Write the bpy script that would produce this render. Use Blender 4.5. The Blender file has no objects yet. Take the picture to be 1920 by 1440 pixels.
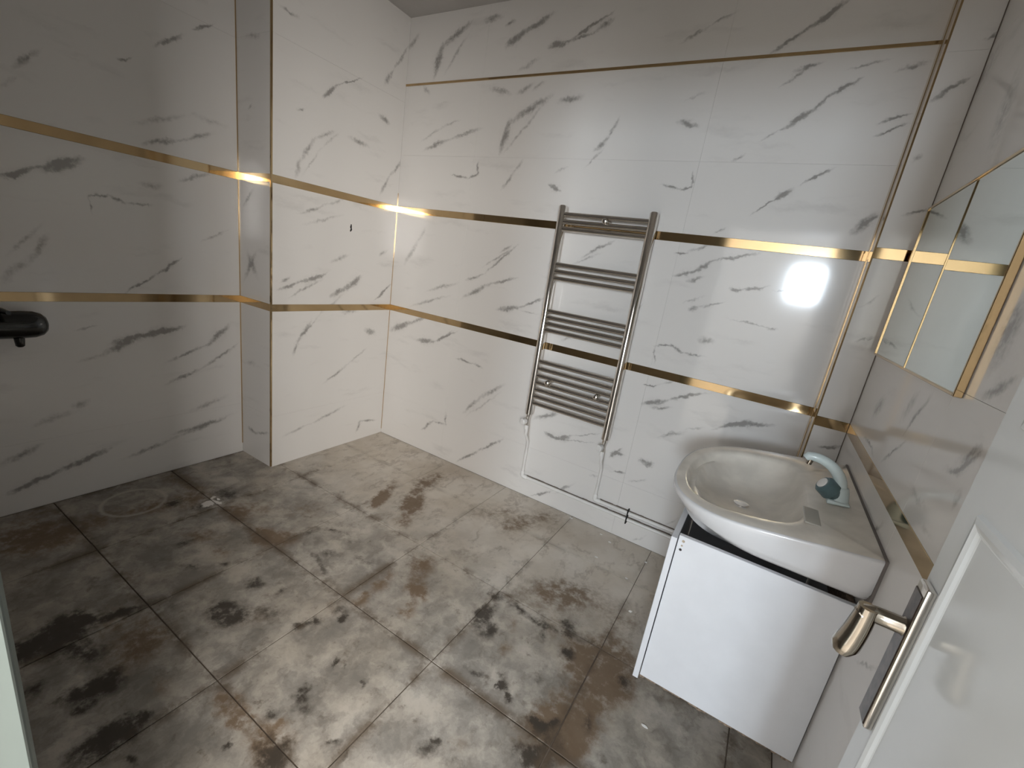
import bpy, bmesh, math, random
from mathutils import Vector, Matrix
random.seed(7)
PI = math.pi
SC = bpy.context.scene
COL = SC.collection

# ------------------------------------------------------------------ camera, world, lights, exposure
cam_d = bpy.data.cameras.new('camera')
cam = bpy.data.objects.new('camera', cam_d)
COL.objects.link(cam)
CAM_R = ((0.845019, 0.514223, 0.146688), (-0.259458, 0.154418, 0.953329), (0.467572, -0.843641, 0.263905))   # rows: right, up, back
cam.matrix_world = Matrix(((CAM_R[0][0], CAM_R[1][0], CAM_R[2][0], 2.3898),
                           (CAM_R[0][1], CAM_R[1][1], CAM_R[2][1], -2.3238),
                           (CAM_R[0][2], CAM_R[1][2], CAM_R[2][2], 1.4218), (0, 0, 0, 1)))
cam_d.sensor_fit = 'HORIZONTAL'; cam_d.sensor_width = 36.0
cam_d.lens = 821.73 / 1920 * 36.0
cam_d.clip_start = 0.02
SC.camera = cam

SC.view_settings.view_transform = 'Standard'
SC.view_settings.look = 'None'
SC.view_settings.exposure = 0.2
SC.view_settings.gamma = 1.0
SC.view_settings.use_curve_mapping = False

world = bpy.data.worlds.new('daylight'); SC.world = world
world.use_nodes = True
world.node_tree.nodes['Background'].inputs[0].default_value = (0.75, 0.85, 1.0, 1)
world.node_tree.nodes['Background'].inputs[1].default_value = 1.0

def area_light(name, loc, rot, sx, sy, power, color):
    d = bpy.data.lights.new(name, 'AREA'); d.shape = 'RECTANGLE'; d.size = sx; d.size_y = sy
    d.energy = power; d.color = color
    o = bpy.data.objects.new(name, d); COL.objects.link(o); o.location = loc; o.rotation_euler = rot
    return o
# daylight in the hall window behind the doorway, and an added soft fill overhead, unseen
WIN = (2.68, -4.86, 1.72, 0.46, 0.42)                     # x, y, z, width, height
area_light('hall_window_daylight', (WIN[0], WIN[1], WIN[2]), (PI/2, 0, 0), WIN[3], WIN[4], 62, (0.78, 0.89, 1.0))
SIDE_FILL = (3.60, -3.84, 1.72, 1.56, 0.95)                     # added fill light, unseen, on the hall's right wall: x, y, z, width, height
area_light('hall_side_fill', (SIDE_FILL[0] - .01, SIDE_FILL[1], SIDE_FILL[2]), (0, PI/2, 0), SIDE_FILL[4], SIDE_FILL[3], 225, (1.0, .965, .925))
area_light('hall_overhead_fill', (2.2, -3.5, 2.66), (0, 0, 0), 1.0, 1.0, 4, (0.86, 0.94, 1.0))

# ------------------------------------------------------------------ room sizes (metres)
LX, W = -0.3076, 2.757          # left wall, right wall
FY = -2.26                      # inner face of the front wall (with the doorway)
CZ = 2.778                      # ceiling
BY, PX, PY = -0.887, 2.64, -0.16    # near face of the left boxing; left and near face of the right pier
S1, S2, S3 = (0.963, 1.003), (1.637, 1.677), (2.402, 2.414)   # gold strips
DX0, DX1, DZ = 1.815, 2.665, 2.04   # doorway

STROKES = {
 'left': [(-1.243,2.124,-1.123,2.219,0.0087,0.7),(-1.088,2.256,-0.986,2.323,0.0056,0.8),(-1.384,2.009,-1.336,2.039,0.0052,0.6),(-1.714,1.843,-1.626,1.941,0.0104,0.5),(-1.749,1.767,-1.702,1.83,0.0088,0.3),(-1.364,1.759,-1.103,1.888,0.0123,0.35),(-1.103,1.888,-0.928,1.881,0.0132,0.3),(-1.319,1.695,-1.155,1.76,0.0108,0.6),(-1.155,1.76,-1.008,1.832,0.0111,0.55),(-1.783,1.451,-1.691,1.502,0.0102,0.9),(-1.691,1.502,-1.532,1.577,0.0111,0.8),(-1.662,1.495,-1.542,1.559,0.0109,0.6),(-1.527,1.427,-1.453,1.448,0.0054,0.7),(-1.453,1.448,-1.397,1.417,0.0062,0.6),(-1.397,1.417,-1.282,1.44,0.0059,0.5),(-1.527,1.427,-1.52,1.357,0.0047,0.5),(-1.33,1.519,-1.256,1.523,0.017,0.4),(-1.187,1.563,-1.014,1.64,0.0094,0.5),(-1.828,1.039,-1.726,1.153,0.0166,0.4),(-1.726,1.153,-1.67,1.246,0.0128,0.45),(-1.802,1.147,-1.682,1.288,0.0081,0.4),(-1.436,0.999,-1.278,1.109,0.0059,0.7),(-1.278,1.109,-1.18,1.194,0.0072,0.8),(-1.09,1.279,-0.94,1.368,0.0078,0.4),(-1.622,0.83,-1.536,0.852,0.0061,0.4),(-1.527,0.716,-1.387,0.785,0.0154,0.7),(-1.387,0.785,-1.184,0.831,0.014,0.9),(-1.504,0.759,-1.295,0.813,0.0107,0.5),(-1.28,0.638,-1.069,0.724,0.009,0.6),(-1.069,0.724,-0.952,0.827,0.0153,0.75),(-1.286,0.52,-1.102,0.586,0.0093,0.6),(-1.102,0.586,-0.909,0.711,0.0097,0.6),(-1.653,0.473,-1.605,0.477,0.0162,0.4),(-1.897,0.103,-1.755,0.153,0.0134,0.85),(-1.755,0.153,-1.534,0.216,0.013,0.8),(-1.913,0.249,-1.775,0.31,0.0174,0.5),(-1.8,0.401,-1.655,0.446,0.0154,0.4),(-1.496,0.137,-1.252,0.196,0.0114,0.5),(-1.252,0.196,-0.933,0.27,0.0124,0.5),(-1.277,0.219,-1.056,0.246,0.0103,0.5),(-1.193,0.329,-0.961,0.399,0.0138,0.4),(-1.635,0.68,-1.518,0.707,0.0102,0.3)],
 'boxing': [(-0.601,2.129,-0.503,2.222,0.0084,0.8),(-0.503,2.222,-0.344,2.323,0.0048,0.7),(-0.174,2.344,-0.126,2.435,0.0134,0.55),(-0.126,2.435,0.012,2.636,0.0095,0.5),(-0.845,2.433,-0.748,2.424,0.0081,0.5),(-0.749,1.698,-0.729,1.782,0.0146,0.5),(-0.729,1.782,-0.643,1.907,0.0118,0.5),(-0.643,1.907,-0.517,1.99,0.01,0.45),(-0.709,1.712,-0.608,1.868,0.0069,0.35),(-0.608,1.868,-0.474,2.003,0.0067,0.3),(-0.417,1.983,-0.27,1.975,0.0141,0.55),(-0.201,2.174,-0.12,2.155,0.0144,0.7),(-0.746,2.016,-0.704,2.036,0.007,0.5),(-0.157,1.719,-0.091,1.848,0.0119,0.5),(-0.091,1.848,0.026,1.975,0.0109,0.5),(-0.73,1.504,-0.563,1.581,0.0097,0.5),(-0.563,1.581,-0.398,1.663,0.0087,0.4),(-0.713,1.45,-0.431,1.552,0.0087,0.35),(-0.851,1.08,-0.723,1.129,0.009,0.7),(-0.723,1.129,-0.533,1.195,0.011,0.85),(-0.787,1.036,-0.583,1.151,0.008,0.5),(-0.835,1.125,-0.772,1.157,0.0074,0.5),(-0.504,1.056,-0.387,1.109,0.014,0.7),(-0.387,1.109,-0.28,1.182,0.0186,0.75),(-0.513,1.267,-0.378,1.317,0.0114,0.45),(-0.137,1.332,-0.069,1.374,0.0114,0.45),(-0.15,1.031,0.003,1.147,0.0065,0.85),(-0.419,0.954,-0.292,0.962,0.016,0.5),(-0.214,0.82,-0.131,0.796,0.0188,0.6),(-0.756,0.692,-0.716,0.781,0.0107,0.5),(-0.716,0.781,-0.641,0.908,0.0126,0.5),(-0.54,0.482,-0.357,0.587,0.0085,0.55),(-0.733,0.782,-0.576,0.939,0.0072,0.4),(-0.357,0.587,-0.182,0.703,0.0089,0.4),(-0.811,0.186,-0.629,0.223,0.01,0.4),(-0.629,0.223,-0.34,0.292,0.0107,0.45),(-0.242,0.063,-0.214,0.14,0.0108,0.6),(-0.214,0.14,-0.06,0.121,0.0087,0.6),(-0.576,0.939,-0.425,1.057,0.0091,0.4)],
 'back': [(-0.007,2.603,0.074,2.682,0.0167,0.5),(0.234,2.449,0.27,2.593,0.0218,0.75),(0.27,2.593,0.498,2.719,0.0172,0.65),(0.306,2.45,0.477,2.656,0.0098,0.4),(0.558,2.699,0.689,2.71,0.0162,0.6),(0.742,2.566,0.853,2.618,0.0184,0.85),(0.853,2.618,1.012,2.685,0.0132,0.8),(0.726,2.661,0.779,2.675,0.0115,0.6),(1.014,2.539,1.113,2.545,0.0138,0.9),(1.113,2.545,1.348,2.658,0.0069,0.85),(1.136,2.55,1.275,2.583,0.0065,0.6),(1.275,2.583,1.355,2.624,0.0137,0.6),(0.836,2.43,0.967,2.484,0.0119,0.4),(0.154,2.395,0.204,2.345,0.0123,0.45),(0.659,2.366,0.812,2.324,0.0144,0.55),(0.854,2.325,0.949,2.364,0.0149,0.5),(0.955,2.333,1.02,2.376,0.0093,0.4),(0.79,2.025,0.826,2.178,0.0187,0.75),(0.826,2.178,1.075,2.308,0.0184,0.65),(0.817,2.02,1.02,2.253,0.0085,0.4),(1.123,2.275,1.254,2.295,0.017,0.6),(0.199,2.028,0.39,2.091,0.0117,0.65),(0.39,2.091,0.644,2.153,0.0109,0.55),(0.17,2.082,0.337,2.166,0.0089,0.45),(0.337,2.166,0.466,2.199,0.0079,0.4),(0.439,1.893,0.588,1.874,0.0061,0.75),(0.588,1.874,0.644,1.906,0.0068,0.75),(0.645,1.9,0.638,1.971,0.0079,0.6),(0.832,1.819,0.907,1.923,0.0107,0.5),(0.907,1.923,0.956,1.986,0.0087,0.4),(1.376,2.039,1.432,2.09,0.0117,0.65),(1.432,2.09,1.476,2.196,0.0089,0.55),(1.333,1.954,1.42,2.04,0.006,0.4),(1.143,1.865,1.216,1.83,0.0109,0.85),(1.165,1.923,1.245,1.96,0.0073,0.35),(1.699,2.488,1.811,2.547,0.0074,0.5),(1.811,2.547,1.92,2.586,0.0058,0.5),(2.085,2.413,2.2,2.497,0.0069,0.9),(2.2,2.497,2.313,2.582,0.0088,0.9),(2.153,2.287,2.248,2.358,0.0057,0.5),(2.196,2.343,2.29,2.374,0.0075,0.6),(2.372,2.337,2.507,2.372,0.005,0.5),(2.536,2.321,2.631,2.349,0.0077,0.6),(2.214,2.134,2.308,2.211,0.0103,0.8),(2.308,2.211,2.336,2.243,0.0067,0.6),(2.33,2.234,2.44,2.309,0.0065,0.9),(2.126,2.083,2.223,2.138,0.0046,0.4),(2.531,2.145,2.629,2.18,0.005,0.75),(2.534,2.096,2.628,2.147,0.0052,0.75),(1.768,2.251,1.877,2.285,0.006,0.3),(1.769,2.167,1.86,2.147,0.0117,0.7),(2.04,2.0,2.089,2.029,0.006,0.5),(1.754,1.893,1.86,1.874,0.0058,0.75),(1.86,1.874,1.898,1.888,0.0062,0.75),(1.898,1.888,1.888,1.957,0.0048,0.6),(2.173,1.784,2.286,1.873,0.0048,0.7),(2.259,1.857,2.309,1.896,0.0105,0.75),(2.334,1.916,2.438,1.988,0.0056,0.8),(2.05,1.693,2.09,1.718,0.005,0.45),(2.564,1.735,2.625,1.818,0.0169,0.55),(2.587,1.762,2.627,1.81,0.0074,0.5),(1.893,1.58,1.947,1.589,0.005,0.9),(1.941,1.591,2.107,1.667,0.0063,0.5),(1.918,1.478,2.01,1.514,0.009,0.8),(2.01,1.514,2.063,1.566,0.0116,0.8),(2.063,1.566,2.258,1.627,0.0061,0.75),(1.973,1.46,2.057,1.49,0.009,0.5),(2.179,1.459,2.222,1.453,0.007,0.8),(2.222,1.453,2.331,1.49,0.0072,0.75),(2.353,1.474,2.434,1.496,0.0047,0.5),(2.019,1.325,2.058,1.35,0.0105,0.6),(2.058,1.35,2.177,1.396,0.0051,0.55),(1.975,1.349,2.086,1.406,0.0052,0.35),(2.102,1.193,2.169,1.202,0.0155,0.5),(2.192,1.318,2.413,1.314,0.0036,0.45),(1.903,1.121,1.986,1.14,0.0055,0.75),(1.986,1.14,2.039,1.113,0.0066,0.75),(2.039,1.113,2.149,1.123,0.0053,0.55),(1.904,1.116,1.919,1.028,0.0054,0.5),(1.739,1.246,1.799,1.318,0.007,0.5),(2.376,1.309,2.414,1.312,0.0071,0.4),(0.106,1.303,0.22,1.475,0.0176,0.45),(0.22,1.475,0.28,1.567,0.0107,0.35),(0.323,1.153,0.596,1.247,0.0105,0.45),(0.175,1.017,0.542,1.159,0.009,0.45),(0.645,1.268,0.776,1.323,0.0084,0.55),(0.776,1.323,1.002,1.525,0.0069,0.6),(0.644,1.159,0.844,1.278,0.0137,0.65),(0.844,1.278,1.034,1.344,0.008,0.6),(0.76,1.37,0.98,1.507,0.0066,0.45),(1.41,1.507,1.584,1.614,0.0072,0.6),(1.354,1.463,1.526,1.54,0.0072,0.4),(0.916,1.131,1.076,1.173,0.0129,0.8),(1.076,1.173,1.233,1.251,0.0063,0.7),(1.079,1.154,1.215,1.154,0.0047,0.4),(0.883,1.474,0.959,1.52,0.0082,0.5),(0.026,0.822,0.213,0.91,0.0192,0.8),(0.213,0.91,0.364,0.98,0.0112,0.6),(0.287,0.798,0.434,0.819,0.0151,0.85),(0.434,0.819,0.633,0.931,0.0073,0.7),(0.646,0.752,0.789,0.75,0.0074,0.65),(0.789,0.75,0.872,0.741,0.0074,0.5),(0.758,0.391,0.878,0.541,0.013,0.55),(0.878,0.541,1.056,0.682,0.0139,0.5),(0.791,0.382,1.034,0.623,0.0071,0.35),(0.407,0.152,0.508,0.252,0.0099,0.6),(0.508,0.252,0.62,0.263,0.0082,0.55),(0.62,0.26,0.613,0.346,0.0071,0.5),(0.75,0.026,0.935,0.176,0.0092,0.7),(0.935,0.176,1.093,0.317,0.0088,0.7),(1.383,0.456,1.472,0.451,0.0124,0.95),(1.472,0.451,1.542,0.489,0.0129,0.9),(1.542,0.492,1.734,0.571,0.0047,0.5),(1.452,0.444,1.731,0.507,0.0049,0.4),(1.288,0.52,1.454,0.617,0.013,0.65),(1.373,1.028,1.461,1.094,0.0062,0.4),(0.471,0.831,0.597,0.931,0.0075,0.4),(-0.224,0.886,-0.105,0.967,0.0084,0.4),(1.897,0.905,1.961,0.923,0.0043,0.9),(1.955,0.924,2.109,1.011,0.0055,0.4),(1.911,0.804,2.014,0.85,0.0114,0.85),(2.014,0.85,2.211,0.955,0.0082,0.7),(1.97,0.798,2.055,0.826,0.0085,0.6),(2.02,0.646,2.153,0.722,0.0112,0.5),(2.15,0.735,2.231,0.777,0.0055,0.4),(1.799,0.445,1.863,0.528,0.0073,0.7),(1.803,0.473,1.877,0.491,0.0079,0.75),(1.846,0.376,1.906,0.389,0.0064,0.85),(1.962,0.493,2.007,0.478,0.0111,0.65),(2.007,0.478,2.037,0.496,0.0102,0.65),(1.927,0.338,2.032,0.407,0.0074,0.35),(1.512,0.094,1.632,0.217,0.0079,0.5),(1.362,0.012,1.499,0.104,0.0067,0.75),(2.321,0.815,2.514,0.878,0.0118,0.8),(2.269,0.775,2.405,0.862,0.0078,0.6),(1.708,0.301,1.762,0.315,0.0066,0.4),(2.173,0.178,2.239,0.258,0.0054,0.3),(2.004,-0.008,2.108,0.078,0.006,0.3)],
 'reveal': [(-0.221,1.253,-0.133,1.132,0.0251,0.45),(-0.268,1.506,-0.158,1.594,0.011,0.55),(-0.222,2.304,-0.097,2.303,0.0138,0.4),(-0.245,0.189,-0.156,0.175,0.0115,0.6),(-0.156,0.175,-0.015,0.223,0.0084,0.6),(-0.28,1.081,-0.142,1.277,0.0173,0.4),(-0.206,1.98,-0.171,2.004,0.0105,0.4),(-0.264,0.603,-0.15,0.631,0.0161,0.3)],
 'pier': [(2.653,2.162,2.732,2.238,0.0073,0.85),(2.731,2.335,2.759,2.354,0.007,0.7),(2.682,1.791,2.761,1.818,0.0057,0.65),(2.676,1.318,2.734,1.362,0.0051,0.6),(2.652,1.456,2.706,1.51,0.005,0.3),(2.676,0.873,2.757,0.902,0.0068,0.7),(2.663,1.977,2.68,1.995,0.0094,0.4)],
 'right': [(-0.054,2.153,-0.271,2.265,0.0714,0.35),(-0.619,1.881,-0.558,2.082,0.048,0.35),(-0.438,1.032,-0.653,1.025,0.0058,0.5),(-0.832,1.147,-0.914,1.264,0.0097,0.65),(-0.455,1.124,-0.515,1.165,0.0288,0.5),(-0.766,1.169,-0.821,1.252,0.0224,0.35),(-0.737,1.024,-0.877,1.137,0.0076,0.55),(-1.197,1.16,-1.273,1.219,0.008,0.8),(-1.194,1.188,-1.276,1.232,0.0106,0.4),(-0.866,0.836,-0.97,0.938,0.0106,0.5),(-1.168,1.376,-1.18,1.495,0.0296,0.6),(-1.189,1.312,-1.273,1.359,0.0119,0.7),(-1.146,1.148,-1.232,1.168,0.0072,0.3),(-0.989,1.065,-1.173,1.061,0.0072,0.3),(-1.137,0.643,-1.274,0.741,0.0055,0.4),(-1.258,1.111,-1.259,1.145,0.0124,0.4),(-1.085,1.443,-1.043,1.58,0.0274,0.35),(-1.146,1.023,-1.244,1.035,0.0084,0.25)],
 'brown': [(0.778,-0.808,0.58,-0.346,0.0113,0.5),(0.758,-0.753,0.67,-0.549,0.0146,0.6),(0.939,-0.686,0.803,-0.457,0.0193,0.6),(0.824,-0.48,0.754,-0.243,0.0245,0.8),(0.754,-0.243,0.809,-0.184,0.0217,0.5),(0.835,-0.468,0.984,-0.692,0.0218,0.8),(0.984,-0.692,0.989,-0.796,0.0195,0.6),(0.766,-0.798,0.719,-0.588,0.0122,0.6),(0.247,-1.228,0.421,-1.161,0.033,0.45),(0.412,-1.156,0.639,-0.872,0.0365,0.35),(0.55,-1.289,0.662,-1.252,0.0238,0.7),(0.662,-1.252,0.725,-1.17,0.0255,0.6),(0.195,-1.281,0.474,-1.272,0.0176,0.6),(0.474,-1.272,0.718,-1.287,0.0154,0.7),(1.262,-0.851,1.32,-0.999,0.0214,0.75),(1.32,-0.999,1.418,-1.126,0.0184,0.75),(1.418,-1.126,1.454,-1.224,0.0138,0.65),(1.221,-1.04,1.245,-1.216,0.0141,0.7),(1.245,-1.216,1.255,-1.285,0.0106,0.8),(1.365,-1.027,1.469,-1.101,0.0092,0.5),(1.198,-1.784,1.39,-1.782,0.0138,0.85),(1.39,-1.782,1.576,-1.784,0.0188,0.9),(1.339,-1.831,1.375,-1.774,0.0071,0.5),(1.458,-1.7,1.456,-1.741,0.0075,0.5),(1.715,-0.809,1.951,-0.626,0.0428,0.5),(1.836,-0.673,2.071,-0.523,0.0384,0.55),(2.053,-0.862,2.138,-0.903,0.0341,0.5),(1.882,-0.865,2.097,-0.858,0.023,0.4),(2.158,-0.85,2.148,-1.085,0.0309,0.9),(2.148,-1.085,2.143,-1.286,0.0291,0.95),(2.188,-0.862,2.275,-0.792,0.04,0.75),(2.262,-0.89,2.239,-1.062,0.0254,0.65),(2.239,-1.062,2.212,-1.213,0.0202,0.65),(2.113,-0.572,2.256,-0.644,0.0651,0.35),(1.855,-1.117,1.846,-1.016,0.0102,0.5),(1.842,-1.019,1.78,-0.894,0.0066,0.4),(-0.085,-1.892,0.076,-1.766,0.0464,0.55),(-0.017,-1.998,-0.117,-1.868,0.0571,0.65),(-0.316,-1.889,-0.189,-1.763,0.0438,0.4),(-0.012,-1.74,-0.01,-1.586,0.0295,0.5),(-0.01,-1.586,0.044,-1.432,0.0265,0.6),(0.044,-1.432,0.103,-1.262,0.0446,0.6),(-0.356,-1.32,0.016,-1.273,0.0251,0.5),(0.307,-1.519,0.506,-1.388,0.026,0.5),(0.567,-1.486,0.579,-1.426,0.0199,0.5),(0.422,-1.753,0.574,-1.739,0.0181,0.35),(0.696,-1.919,0.706,-1.804,0.0441,0.5),(0.852,-1.941,0.916,-1.836,0.0355,0.5),(0.833,-1.85,0.874,-1.757,0.0335,0.4),(1.01,-1.887,1.127,-1.863,0.0165,0.4),(2.089,-1.178,2.131,-1.369,0.0244,0.8),(2.212,-1.213,2.203,-1.297,0.0162,0.5),(0.984,-1.634,1.064,-1.5,0.0194,0.4),(1.199,-1.313,1.198,-1.387,0.0165,0.3),(1.869,-1.474,1.969,-1.417,0.0122,0.3),(2.363,-0.891,2.503,-0.832,0.0226,0.25),(1.662,-1.315,1.804,-1.281,0.0141,0.35),(1.022,-0.365,1.543,-0.414,0.0477,0.2),(1.224,-0.367,1.458,-0.136,0.0451,0.3),(1.48,-0.305,1.607,0.01,0.0317,0.45),(1.43,-0.455,1.476,-0.235,0.0197,0.4)],
 'dark': [(0.723,-1.183,0.722,-1.066,0.01,0.55),(0.722,-1.066,0.842,-1.0,0.0105,0.6),(0.842,-1.0,0.937,-1.052,0.0075,0.55),(0.875,-1.205,0.964,-1.113,0.0115,0.5),(0.97,-1.118,1.173,-1.044,0.0102,0.5),(0.784,-1.183,1.157,-1.28,0.0057,0.5),(0.867,-1.65,0.913,-1.593,0.0197,0.95),(0.952,-1.645,0.973,-1.56,0.0231,0.75),(0.855,-1.506,0.875,-1.452,0.0149,0.55),(0.875,-1.452,0.976,-1.376,0.0091,0.35),(0.847,-1.501,0.834,-1.451,0.0239,0.45),(0.992,-1.561,1.089,-1.472,0.0267,0.45),(0.964,-1.713,0.96,-1.621,0.0216,0.3),(0.983,-1.461,0.969,-1.395,0.0071,0.5),(1.179,-1.519,1.186,-1.448,0.0079,0.8),(1.182,-1.445,1.221,-1.413,0.0103,0.75),(1.252,-1.369,1.285,-1.369,0.0073,0.95),(1.221,-1.36,1.267,-1.329,0.0159,0.6),(1.418,-1.518,1.396,-1.474,0.003,0.95),(1.437,-1.674,1.391,-1.62,0.0102,0.55),(1.391,-1.62,1.473,-1.657,0.0088,0.55),(1.411,-1.742,1.416,-1.708,0.0086,0.75),(1.43,-1.691,1.522,-1.636,0.0056,0.5),(1.599,-1.68,1.632,-1.65,0.0053,0.8),(1.679,-1.699,1.671,-1.647,0.0057,0.85),(1.456,-1.788,1.582,-1.788,0.0196,1.0),(1.397,-1.86,1.389,-1.844,0.0058,0.95),(1.828,-1.546,1.88,-1.481,0.0106,0.55),(1.548,-1.508,1.522,-1.458,0.0065,0.4),(1.284,-1.537,1.357,-1.546,0.0065,0.3),(1.424,-1.479,1.456,-1.493,0.0033,0.4),(1.565,-1.518,1.526,-1.476,0.0035,0.5),(1.663,-0.883,1.669,-0.836,0.0119,0.9),(1.687,-1.039,1.686,-0.897,0.0143,0.85),(1.649,-1.049,1.684,-0.968,0.021,0.6),(1.752,-1.044,1.75,-0.986,0.0101,0.7),(1.7,-1.11,1.788,-1.013,0.0177,0.5),(1.699,-0.852,1.864,-0.88,0.0088,0.7),(1.864,-0.88,2.158,-0.808,0.0086,0.6),(1.846,-0.847,1.922,-0.885,0.0135,0.65),(1.922,-0.885,1.949,-0.97,0.0084,0.6),(1.968,-0.793,2.021,-0.81,0.0175,0.75),(2.033,-0.933,2.078,-0.933,0.0118,0.95),(1.768,-1.235,1.858,-1.211,0.0063,0.7),(1.885,-1.163,1.944,-1.239,0.0105,0.85),(1.941,-1.251,1.969,-1.22,0.0074,0.85),(1.951,-1.039,2.044,-1.022,0.0241,0.35),(1.996,-1.102,2.034,-1.111,0.0066,0.4),(2.264,-0.929,2.265,-0.888,0.0124,0.75),(2.216,-1.179,2.215,-1.103,0.0073,0.6),(2.146,-1.233,2.143,-1.342,0.0198,0.85),(2.102,-1.316,2.121,-1.385,0.022,0.9),(2.094,-1.266,2.15,-1.181,0.008,0.8),(2.056,-1.233,2.102,-1.252,0.0048,0.9),(2.064,-1.3,2.103,-1.253,0.004,0.9),(2.023,-1.229,2.093,-1.263,0.0133,0.4),(1.898,-1.219,1.911,-1.221,0.0061,0.7),(0.629,-2.057,0.66,-1.95,0.0387,1.0),(0.591,-1.998,0.615,-1.88,0.0299,0.9),(0.604,-2.121,0.635,-2.034,0.021,0.7),(0.793,-1.988,0.778,-1.931,0.0274,0.75),(0.89,-2.074,0.979,-1.943,0.0181,1.0),(0.979,-2.055,0.99,-2.018,0.0094,0.95),(0.908,-1.99,0.932,-1.92,0.0186,0.75),(1.11,-2.11,1.167,-1.968,0.0252,1.0),(1.138,-2.003,1.114,-1.945,0.017,0.85),(0.812,-2.11,0.823,-2.08,0.0112,0.65),(1.247,-2.023,1.242,-2.003,0.0079,0.7),(0.648,-1.89,0.685,-1.767,0.0122,0.95),(0.394,-1.556,0.428,-1.482,0.0127,0.65),(0.542,-1.602,0.624,-1.551,0.0076,0.6),(0.656,-1.508,0.664,-1.469,0.0112,0.6),(0.112,-1.253,0.141,-1.159,0.0318,0.75),(0.159,-1.4,0.17,-1.269,0.0182,0.8),(0.033,-1.451,0.057,-1.391,0.0164,0.8),(0.503,-1.363,0.657,-1.301,0.0337,0.25),(0.878,-2.176,0.92,-2.124,0.0257,0.4),(0.248,-2.024,0.269,-1.93,0.0546,0.3),(0.427,-1.868,0.418,-1.818,0.0339,0.3),(0.758,-1.759,0.758,-1.691,0.0181,0.3),(1.836,-1.555,2.003,-1.465,0.0112,0.35),(1.832,-1.492,1.879,-1.485,0.0045,0.5),(1.592,-0.658,1.683,-0.549,0.0114,0.3),(1.52,-0.869,1.604,-0.817,0.0242,0.3),(2.322,-0.923,2.442,-0.904,0.0474,0.3)],
 'light': [(0.162,-1.328,0.15,-1.29,0.0157,1.0),(0.162,-1.277,0.197,-1.264,0.0082,0.9),(0.126,-1.284,0.107,-1.258,0.0052,0.7)],
}
# ------------------------------------------------------------------ helpers
def link(name, me, mat, parent=None):
    o = bpy.data.objects.new(name, me); COL.objects.link(o)
    if mat is not None and me is not None: me.materials.append(mat)
    if parent is not None: o.parent = parent
    return o
def tag(o, label=None, cat=None, group=None, kind=None):
    if label: o['label'] = label
    if cat: o['category'] = cat
    if group: o['group'] = group
    if kind: o['kind'] = kind
    return o
def empty(name, loc, label, cat, group=None, kind=None):
    o = bpy.data.objects.new(name, None); COL.objects.link(o); o.location = loc; o.empty_display_size = 0.05
    return tag(o, label, cat, group, kind)
def mesh_from(bm, name, smooth=False):
    me = bpy.data.meshes.new(name); bm.normal_update(); bm.to_mesh(me); bm.free()
    if smooth:
        for p in me.polygons: p.use_smooth = True
    return me
def place(o):
    """child built in world coordinates: undo the parent's offset"""
    if o.parent is not None:
        o.location = Vector((0, 0, 0)) - o.parent.location
    return o
def part(name, bm, mat, parent=None, smooth=False, auto=None):
    me = mesh_from(bm, name, smooth)
    if auto is not None: me.set_sharp_from_angle(angle=math.radians(auto))
    o = link(name, me, mat, parent)
    p = parent; off = Vector((0, 0, 0))
    while p is not None:
        off -= p.location; p = p.parent
    o.location = off
    return o
def box(bm, x0, y0, z0, x1, y1, z1, bev=0.0, seg=2):
    r = bmesh.ops.create_cube(bm, size=1.0)
    vs = r['verts']
    for v in vs:
        v.co = Vector((x0 + (v.co.x + .5) * (x1 - x0), y0 + (v.co.y + .5) * (y1 - y0), z0 + (v.co.z + .5) * (z1 - z0)))
    if bev > 0:
        es = list({e for v in vs for e in v.link_edges})
        bmesh.ops.bevel(bm, geom=es, offset=bev, segments=seg, profile=.5, affect='EDGES')
    return bm
def bbox(*a, **k): return box(bmesh.new(), *a, **k)
def frame_axes(d):
    d = d.normalized(); a = Vector((0, 0, 1)) if abs(d.z) < .9 else Vector((1, 0, 0))
    u = d.cross(a).normalized(); return u, d.cross(u).normalized()
def tube(bm, pts, radii, n=12, cap=True, squash=1.0):
    pts = [Vector(p) for p in pts]
    if not isinstance(radii, (list, tuple)): radii = [radii] * len(pts)
    rings = []; u = None
    for i, p in enumerate(pts):
        d = (pts[min(i + 1, len(pts) - 1)] - pts[max(i - 1, 0)]).normalized()
        if u is None: u, v = frame_axes(d)
        else:
            u = (u - d * u.dot(d)).normalized(); v = d.cross(u).normalized()
        rings.append([bm.verts.new(p + (u * math.cos(2 * PI * k / n) + v * math.sin(2 * PI * k / n) * squash) * radii[i]) for k in range(n)])
    for a, b in zip(rings, rings[1:]):
        for k in range(n):
            bm.faces.new((a[k], a[(k + 1) % n], b[(k + 1) % n], b[k]))
    if cap:
        bm.faces.new(list(reversed(rings[0]))); bm.faces.new(rings[-1])
    bmesh.ops.recalc_face_normals(bm, faces=bm.faces[:])
    return bm
def bez(p0, p1, p2, p3, n):
    p0, p1, p2, p3 = map(Vector, (p0, p1, p2, p3)); out = []
    for i in range(n + 1):
        t = i / n; s = 1 - t
        out.append(p0 * s**3 + p1 * 3*s*s*t + p2 * 3*s*t*t + p3 * t**3)
    return out
def loft(bm, rings, close_first=False, close_last=False):
    R = [[bm.verts.new(p) for p in r] for r in rings]
    n = len(R[0])
    for a, b in zip(R, R[1:]):
        for k in range(n): bm.faces.new((a[k], a[(k + 1) % n], b[(k + 1) % n], b[k]))
    if close_first: bm.faces.new(list(reversed(R[0])))
    if close_last: bm.faces.new(R[-1])
    bmesh.ops.recalc_face_normals(bm, faces=bm.faces[:])
    return bm

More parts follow.
